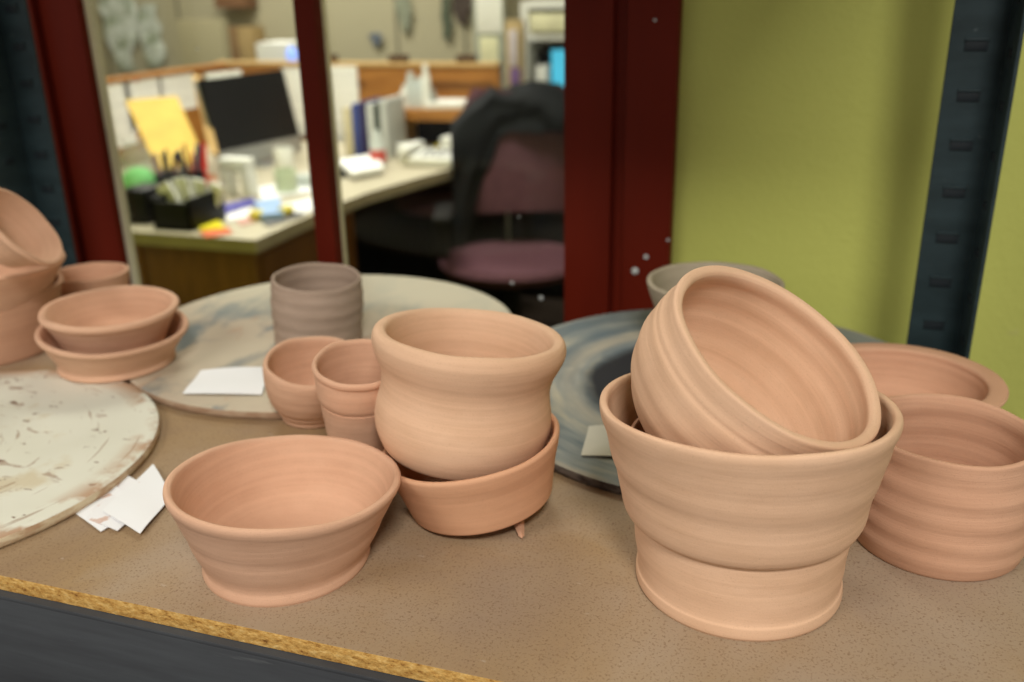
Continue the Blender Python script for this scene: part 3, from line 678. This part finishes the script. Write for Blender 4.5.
link('label', MB().lathe([(.0285, .02), (.0287, .02), (.0287, .062), (.0285, .062)], 20), plain((196, 84, 76), .6), bt, (pb.x, pb.y, DZ))
desk_sheet('heap of grey and white papers right of the thin red mullion', [(337, 165), (376, 158), (384, 172), (352, 178)], M_print, DZ+.0115, .018)
desk_sheet('dark folder under the heap of papers by the mullion', [(334, 162), (360, 158), (364, 176), (340, 178)], M_dark, DZ+.001, .010, 'folder', 'folder')
ph = thing('desk_telephone', atz(425, 165, DZ), 'off-white desk telephone in front of the oak hutch', 'telephone')
pp = atz(424, 168, DZ)
link('phone_base', MB().box((pp.x, pp.y+.07, DZ+.0265), (.20, .13, .030), Matrix.Rotation(.12, 4, 'X'), .006), M_white, ph)
kp = MB()
for i in range(4):
    for k in range(4): kp.box((pp.x-.02+i*.026, pp.y+.03+k*.024, DZ+.0365+k*.003), (.015, .013, .006), None, .001)
o = link('keypad', kp, M_dark, ph)
link('handset', MB().box((pp.x-.075, pp.y+.07, DZ+.0575), (.042, .16, .026), None, .010), M_white, ph)
cyl_thing('paper_roll', 'white paper roll standing left of the telephone', 'roll', 407, 158, .034, .055, M_white)
box_thing('small_box', 'white box on the desk at the right inside the hutch', 'box', 440, 462, 138, 158, 3.2, .09, M_white, rest=DZ, bev=.006)
tag(link('cable_plug', MB().cyl(atz(437, 158, DZ), atz(437, 158, DZ)+Vector((0, 0, .05)), .007, None, 8), plain((200, 180, 60))), 'small yellow stick beside the white box in the hutch', 'stick')
# on top of the hutch
pk = at(415, 104, 3.36)
for i, (px, r, h) in enumerate([(406, .020, .08), (412, .022, .13), (420, .022, .11), (427, .018, .16), (434, .012, .07)]):
    p = at(px, 104, 3.36); m = MB().lathe([(0, 0), (r, 0), (r, h*.7), (r*.55, h*.82), (r*.6, h), (0, h)], 16)
    o = link('white_bottle', m, [M_white, M_cool, M_cool, M_white, M_alu][i], None, (p.x, 3.36, HZ)); tag(o, ['leftmost short white bottle', 'second white bottle with shoulder', 'middle pale bottle', 'tallest white bottle with round top', 'rightmost small grey bottle'][i]+' on top of the oak hutch', 'bottle', 'bottles on the hutch')
p = at(447, 100, 3.38)
o = link('paper_stack', MB().box((p.x, 3.39, HZ+.012), (.15, .16, .022), .15, .004), M_white); tag(o, 'low white paper stack on top of the oak hutch', 'paper')

# chair with jacket
CHX, CHY, SZ = -.94, 2.86, -.53
ch = thing('office_chair', (CHX, CHY, -1.0), 'burgundy upholstered swivel office chair beyond the right window pane', 'chair')
seat = MB().lathe([(0, -.055), (.17, -.055), (.225, -.035), (.240, -.010), (.225, .006), (.15, .0), (0, -.006)], 40, lambda x, y, z, a, k: (x*1.04, y*.98, z))
link('seat', seat, M_maroon, ch, (CHX, CHY, SZ))
cr = .35
ca, sa = math.cos(cr), math.sin(cr)
def chl(x, y, z): return Vector((CHX+.07+x*ca-y*sa, CHY+x*sa+y*ca, SZ+z-.02))
def bk(u, v):
    x = (u-.5)*.44*(1-.25*abs(2*v-1)**3); z = .14+v*.40; return chl(x, .25-.035*(1-(2*u-1)**2)+.04*v, z)
link('backrest', MB().sheet(bk, 14, 12, -.05), M_maroon, ch)
link('back_support', MB().tube([chl(0, .12, -.06), chl(0, .31, -.04), chl(0, .335, .20), chl(0, .33, .34)], .018), M_dark, ch)
link('gas_column', MB().cyl((CHX, CHY, -.90), (CHX, CHY, SZ-.05), .028, .020), M_dark, ch)
for k in range(5):
    a = 2*PI*k/5+.3; e = Vector((CHX+.28*math.cos(a), CHY+.28*math.sin(a), -.935))
    lg = link('leg', MB().cyl((CHX, CHY, -.90), e, .026, .015, 10), M_dark, ch)
    link('caster', MB().cyl(e+Vector((-.012*math.sin(a), .012*math.cos(a), -.036)), e+Vector((.012*math.sin(a), -.012*math.cos(a), -.036)), .029, None, 16), M_black, lg)
for s_ in (-1, 1):
    link('armrest', MB().tube([chl(s_*.20, .02, -.06), chl(s_*.29, .02, -.04), chl(s_*.29, .02, .17)], .014).box(chl(s_*.29, -.01, .185), (.06, .24, .03), cr, .01), M_dark, ch)
# jacket draped over the back
def jk(u, v):
    x = (u-.5)*.52; s = v*1.0
    lump = .026*noise.noise((u*5, v*5, 2.0))+.012*noise.noise((u*13, v*9, 7.0))
    side = max(0, .30-u)/.30
    top = .555-.13*(2*u-1)**2+lump
    front = .10+.36*side
    if s < .45:  t = s/.45; return chl(x, .165+.02*math.sin(6*u)+lump, top-.03-front*(1-t))
    if s < .60:  t = (s-.45)/.15; return chl(x, .165+.18*t+lump*.3, top-.03+.05*math.sin(PI*t))
    t = (s-.60)/.40; return chl(x*1.03, .355+lump+.02*math.sin(9*u), top-.03-.40*t)
link_j = link('draped_jacket', MB().sheet(jk, 30, 30, .012), plain((13, 16, 18), .7, .15)); tag(link_j, 'black jacket draped over the top of the burgundy chair back', 'jacket')
# second chair part seen under the desk end
st = thing('stool', (-1.34, 3.08, -1.0), 'low stool with faded red round seat tucked under the desk corner', 'stool')
sp = at(437, 196, 3.15)
st.location = (sp.x, 3.15, ZO-1.0)
link('seat', MB().lathe([(0, -.05), (.13, -.05), (.15, -.03), (.145, -.005), (.10, .0), (0, .0)], 28), M_maroon, st, (sp.x, 3.15, sp.z))
link('column', MB().cyl((sp.x, 3.15, -.97), (sp.x, 3.15, sp.z-.05), .03), M_dark, st)
link('base', MB().lathe([(0, 0), (.17, 0), (.17, .015), (.05, .04), (0, .04)], 28), M_dark, st, (sp.x, 3.15, -1.0))
box_thing('waste_bin', 'dark plastic bin on the floor behind the chair', 'bin', 452, 500, 262, 330, 3.6, .2, plain((60, 66, 84), .6), rest=-1.0, bev=.01)

fc = thing('dark_filler_box', (-.95, 3.9, -1.0), 'dark grey box added behind the burgundy chair to keep the gap dark', 'cabinet')  # invented box with drawer fronts, added to darken the gap behind the chair
link('body', MB().bx(-1.28, -.55, 3.85, 4.25, -1.0, -.30, .006), M_dark, fc)
for k in range(2): link('drawer', MB().bx(-1.26, -.57, 3.838, 3.85, -.97+k*.34, -.66+k*.34, .004), M_dark, fc)

# ---- far cabinets and wall things
cab = thing('storage_cabinet', (-3.4, 5.1, -1.0), 'long beige steel cabinet row with dark seams behind the partition', 'cabinet')
link('body', MB().bx(-4.6, -1.90, 5.16, 5.58, -1.0, .9, .004), M_beige, cab)
for px in (105, 181, 326, 397, 465):
    x = at(px, 40, 5.15).x
    link('seam', MB().bx(x-.006, x+.006, 5.155, 5.162, -.9, .9), M_seam, cab)
cb2 = box_thing('storage_box', 'darker beige box standing behind the partition left of the brown bags', 'box', 180, 224, 19, 74, 4.4, .06, M_beige2, rest=-1.0)
wb = box_thing('storage_box', 'white box on the cabinet top behind the monitor', 'box', 257, 290, 43, 70, 3.9, .2, M_white, rest=-1.0)
tag(link('indicator_lamp', MB().ball(at(292, 55, 3.85), .030, (1, .4, 1.2)), emis((130, 160, 240), 1.4)), 'small glowing blue light beside the thin red mullion top', 'light')
for lab, x0, x1, y0, y1, col in [('brown paper bag hanging behind the monitor, left half', 224, 238, 27, 72, (134, 104, 68)), ('tan paper bag hanging behind the monitor, right half', 239, 253, 27, 66, (172, 146, 98)), ('brown box at the top of the left pane above the bags', 214, 244, -12, 8, (124, 88, 58))]:
    box_thing('paper_bag', lab, 'bag', x0, x1, y0, y1, 5.01, .140, plain(col, .8), 'brown bags on the far cabinet')
def hanging(label, px, y0, y1, w_, mat, cat='bag', name='plastic_bag', Y=5.145):
    a, b = at(px, y0, Y), at(px, y1, Y); h = a.z-b.z
    def fn(u, v):
        ww = w_*(1.5+1.0*noise.noise((v*3.1, px*.37, .5)))*(.55+.9*math.sin(PI*min(1, v*.9+.12)))
        return (a.x+(u-.5)*ww+.35*w_*noise.noise((v*4, px*.71, 2.5)), Y-.012-.010*noise.noise((u*4, v*7, px*.3)), a.z-v*h)
    return tag(link(name, MB().sheet(fn, 8, 22, .006), mat), label, cat, 'things hanging on the far cabinet')
n = NT('crumpled_pale_plastic'); M_bag = n.set(n.ramp(n.noise(9, 4, .6), [(.42, lin((150, 160, 136))), (.56, lin((214, 220, 212)))]), .4, .3)
hanging('pale plastic bag hanging at the far left of the office', 116, -8, 70, .11, M_bag)
hanging('long pale plastic bag hanging left of the darker beige box', 148, 4, 66, .085, M_bag)
hanging('small grey hook tag hanging on the far cabinet', 377, 33, 46, .028, plain((104, 112, 124), .6), 'tag', 'hanging_tag')
hanging('grey green tool hanging right of the cabinet seam', 404, -8, 32, .040, plain((140, 144, 124), .6), 'tool', 'hanging_tool')
hanging('slim dark green tool hanging on the far cabinet', 446, -8, 40, .026, plain((84, 92, 74), .6), 'tool', 'hanging_tool')
hanging('dark bundle of cords hanging by the white board', 462, -8, 24, .055, plain((70, 58, 50), .7), 'cords', 'cord_bundle')
for x0, x1, lab in ((388, 406, 'dark low box on the partition rail in the middle'), (456, 474, 'dark brown box on the partition rail at the right'), (322, 335, 'dark box on the partition rail by the mullion')):
    box_thing('rail_box', lab, 'box', x0, x1, 55, 62, 3.53, .03, plain((84, 62, 44), .7), 'boxes on the partition rail', rest=.05)
# grey column with notices
col = box_thing('grey_column', 'pale grey upright panel board carrying two notices', 'panel', 475, 505, -40, 190, 3.72, .02, plain((158, 162, 150), .6), rest=-1.0)
box_thing('paper_sheet', 'large white notice at the top of the grey panel board', 'paper', 476, 502, -14, 33, 3.715, .004, M_white, 'notices on the grey panel board')
box_thing('paper_sheet', 'pale yellow notice low on the grey panel board', 'paper', 480, 498, 37, 80, 3.715, .004, plain((222, 220, 184), .7), 'notices on the grey panel board')
cbd = box_thing('cork_board', 'narrow tan cork board between grey panel and white bookcase', 'board', 503, 523, 20, 190, 4.3, .04, plain((188, 164, 118), .8), rest=-1.0)
box_thing('poster', 'narrow white and pink poster on the cork board', 'poster', 509, 517, 30, 66, 4.292, .006, plain((206, 196, 200), .7))
box_thing('poster', 'small purple poster low on the cork board', 'poster', 510, 520, 68, 92, 4.292, .006, plain((126, 96, 146), .7))
bc = thing('bookcase', (-1.2, 4.45, -1.0), 'white open bookcase seen at the top right of the window', 'bookcase')
xa, xb = at(521, 50, 4.4).x, at(600, 50, 4.4).x
link('side_panel', MB().bx(xa, xa+.035, 4.4, 4.7, -1.0, .26), M_white, bc); link('side_panel', MB().bx(xb, xb+.035, 4.4, 4.7, -1.0, .26), M_white, bc)
for py in (4, 36, 118):
    z = at(545, py, 4.4).z; link('shelf', MB().bx(xa+.035, xb, 4.4, 4.7, z-.02, z+.02), M_white, bc)
link('back_panel', MB().bx(xa, xb+.035, 4.70, 4.71, -1.0, .26), plain((120, 114, 92)), bc)
z36 = at(545, 36, 4.4).z
tag(link('document_box', MB().bx(xa+.05, xb-.02, 4.38, 4.62, z36+.0205, z36+.10, .004), plain((226, 222, 184), .7)), 'long cream document box on the white bookcase shelf', 'box')
z118 = at(545, 118, 4.4).z+.0205
p0, p1 = at(550, 74, 4.42), at(590, 74, 4.42)
ms = thing('computer_monitor', ((p0.x+p1.x)/2, 4.48, z118), 'small monitor glowing turquoise on the white bookcase', 'computer')
zt = at(560, 50, 4.42).z; zb = at(560, 91, 4.42).z
link('screen_housing', MB().bx(p0.x-.008, p1.x, 4.45, 4.48, zb-.01, zt+.01, .003), M_black, ms)
link('screen', MB().bx(p0.x, p1.x-.008, 4.444, 4.449, zb, zt), emis((70, 170, 205), .9), ms)
link('stand', MB().bx((p0.x+p1.x)/2-.06, (p0.x+p1.x)/2+.06, 4.44, 4.56, z118, z118+.012), M_black, ms)
link('neck', MB().bx((p0.x+p1.x)/2-.02, (p0.x+p1.x)/2+.02, 4.48, 4.50, z118, zb+.05), M_black, ms)
box_thing('storage_box', 'white upright box left of the turquoise screen', 'box', 536, 547, 66, 100, 4.41, .12, M_white, rest=z118)
box_thing('storage_box', 'dark box behind the white upright box on the bookcase', 'box', 532, 552, 52, 90, 4.56, .10, M_dark, rest=z118)

# room things: ceiling lamp housings where the light comes from
for x, y, sx, sy, lab in [(-1.3, -1.15, 1.2, .4, 'ceiling lamp over the workshop, left one'), (.50, -1.0, .5, .5, 'ceiling lamp over the workshop, right one'), (-1.25, 2.3, 1.2, .5, 'ceiling lamp of the office nearest the window'), (-2.7, 3.9, 1.2, .5, 'ceiling lamp at the back of the office')]:
    lf = thing('ceiling_lamp', (x, y, 1.75), 'white flat rectangular '+lab, 'lamp', 'ceiling lamps')
    link('housing', MB().bx(x-sx/2-.02, x+sx/2+.02, y-sy/2-.02, y+sy/2+.02, 1.705, 1.75, .004), M_white, lf)
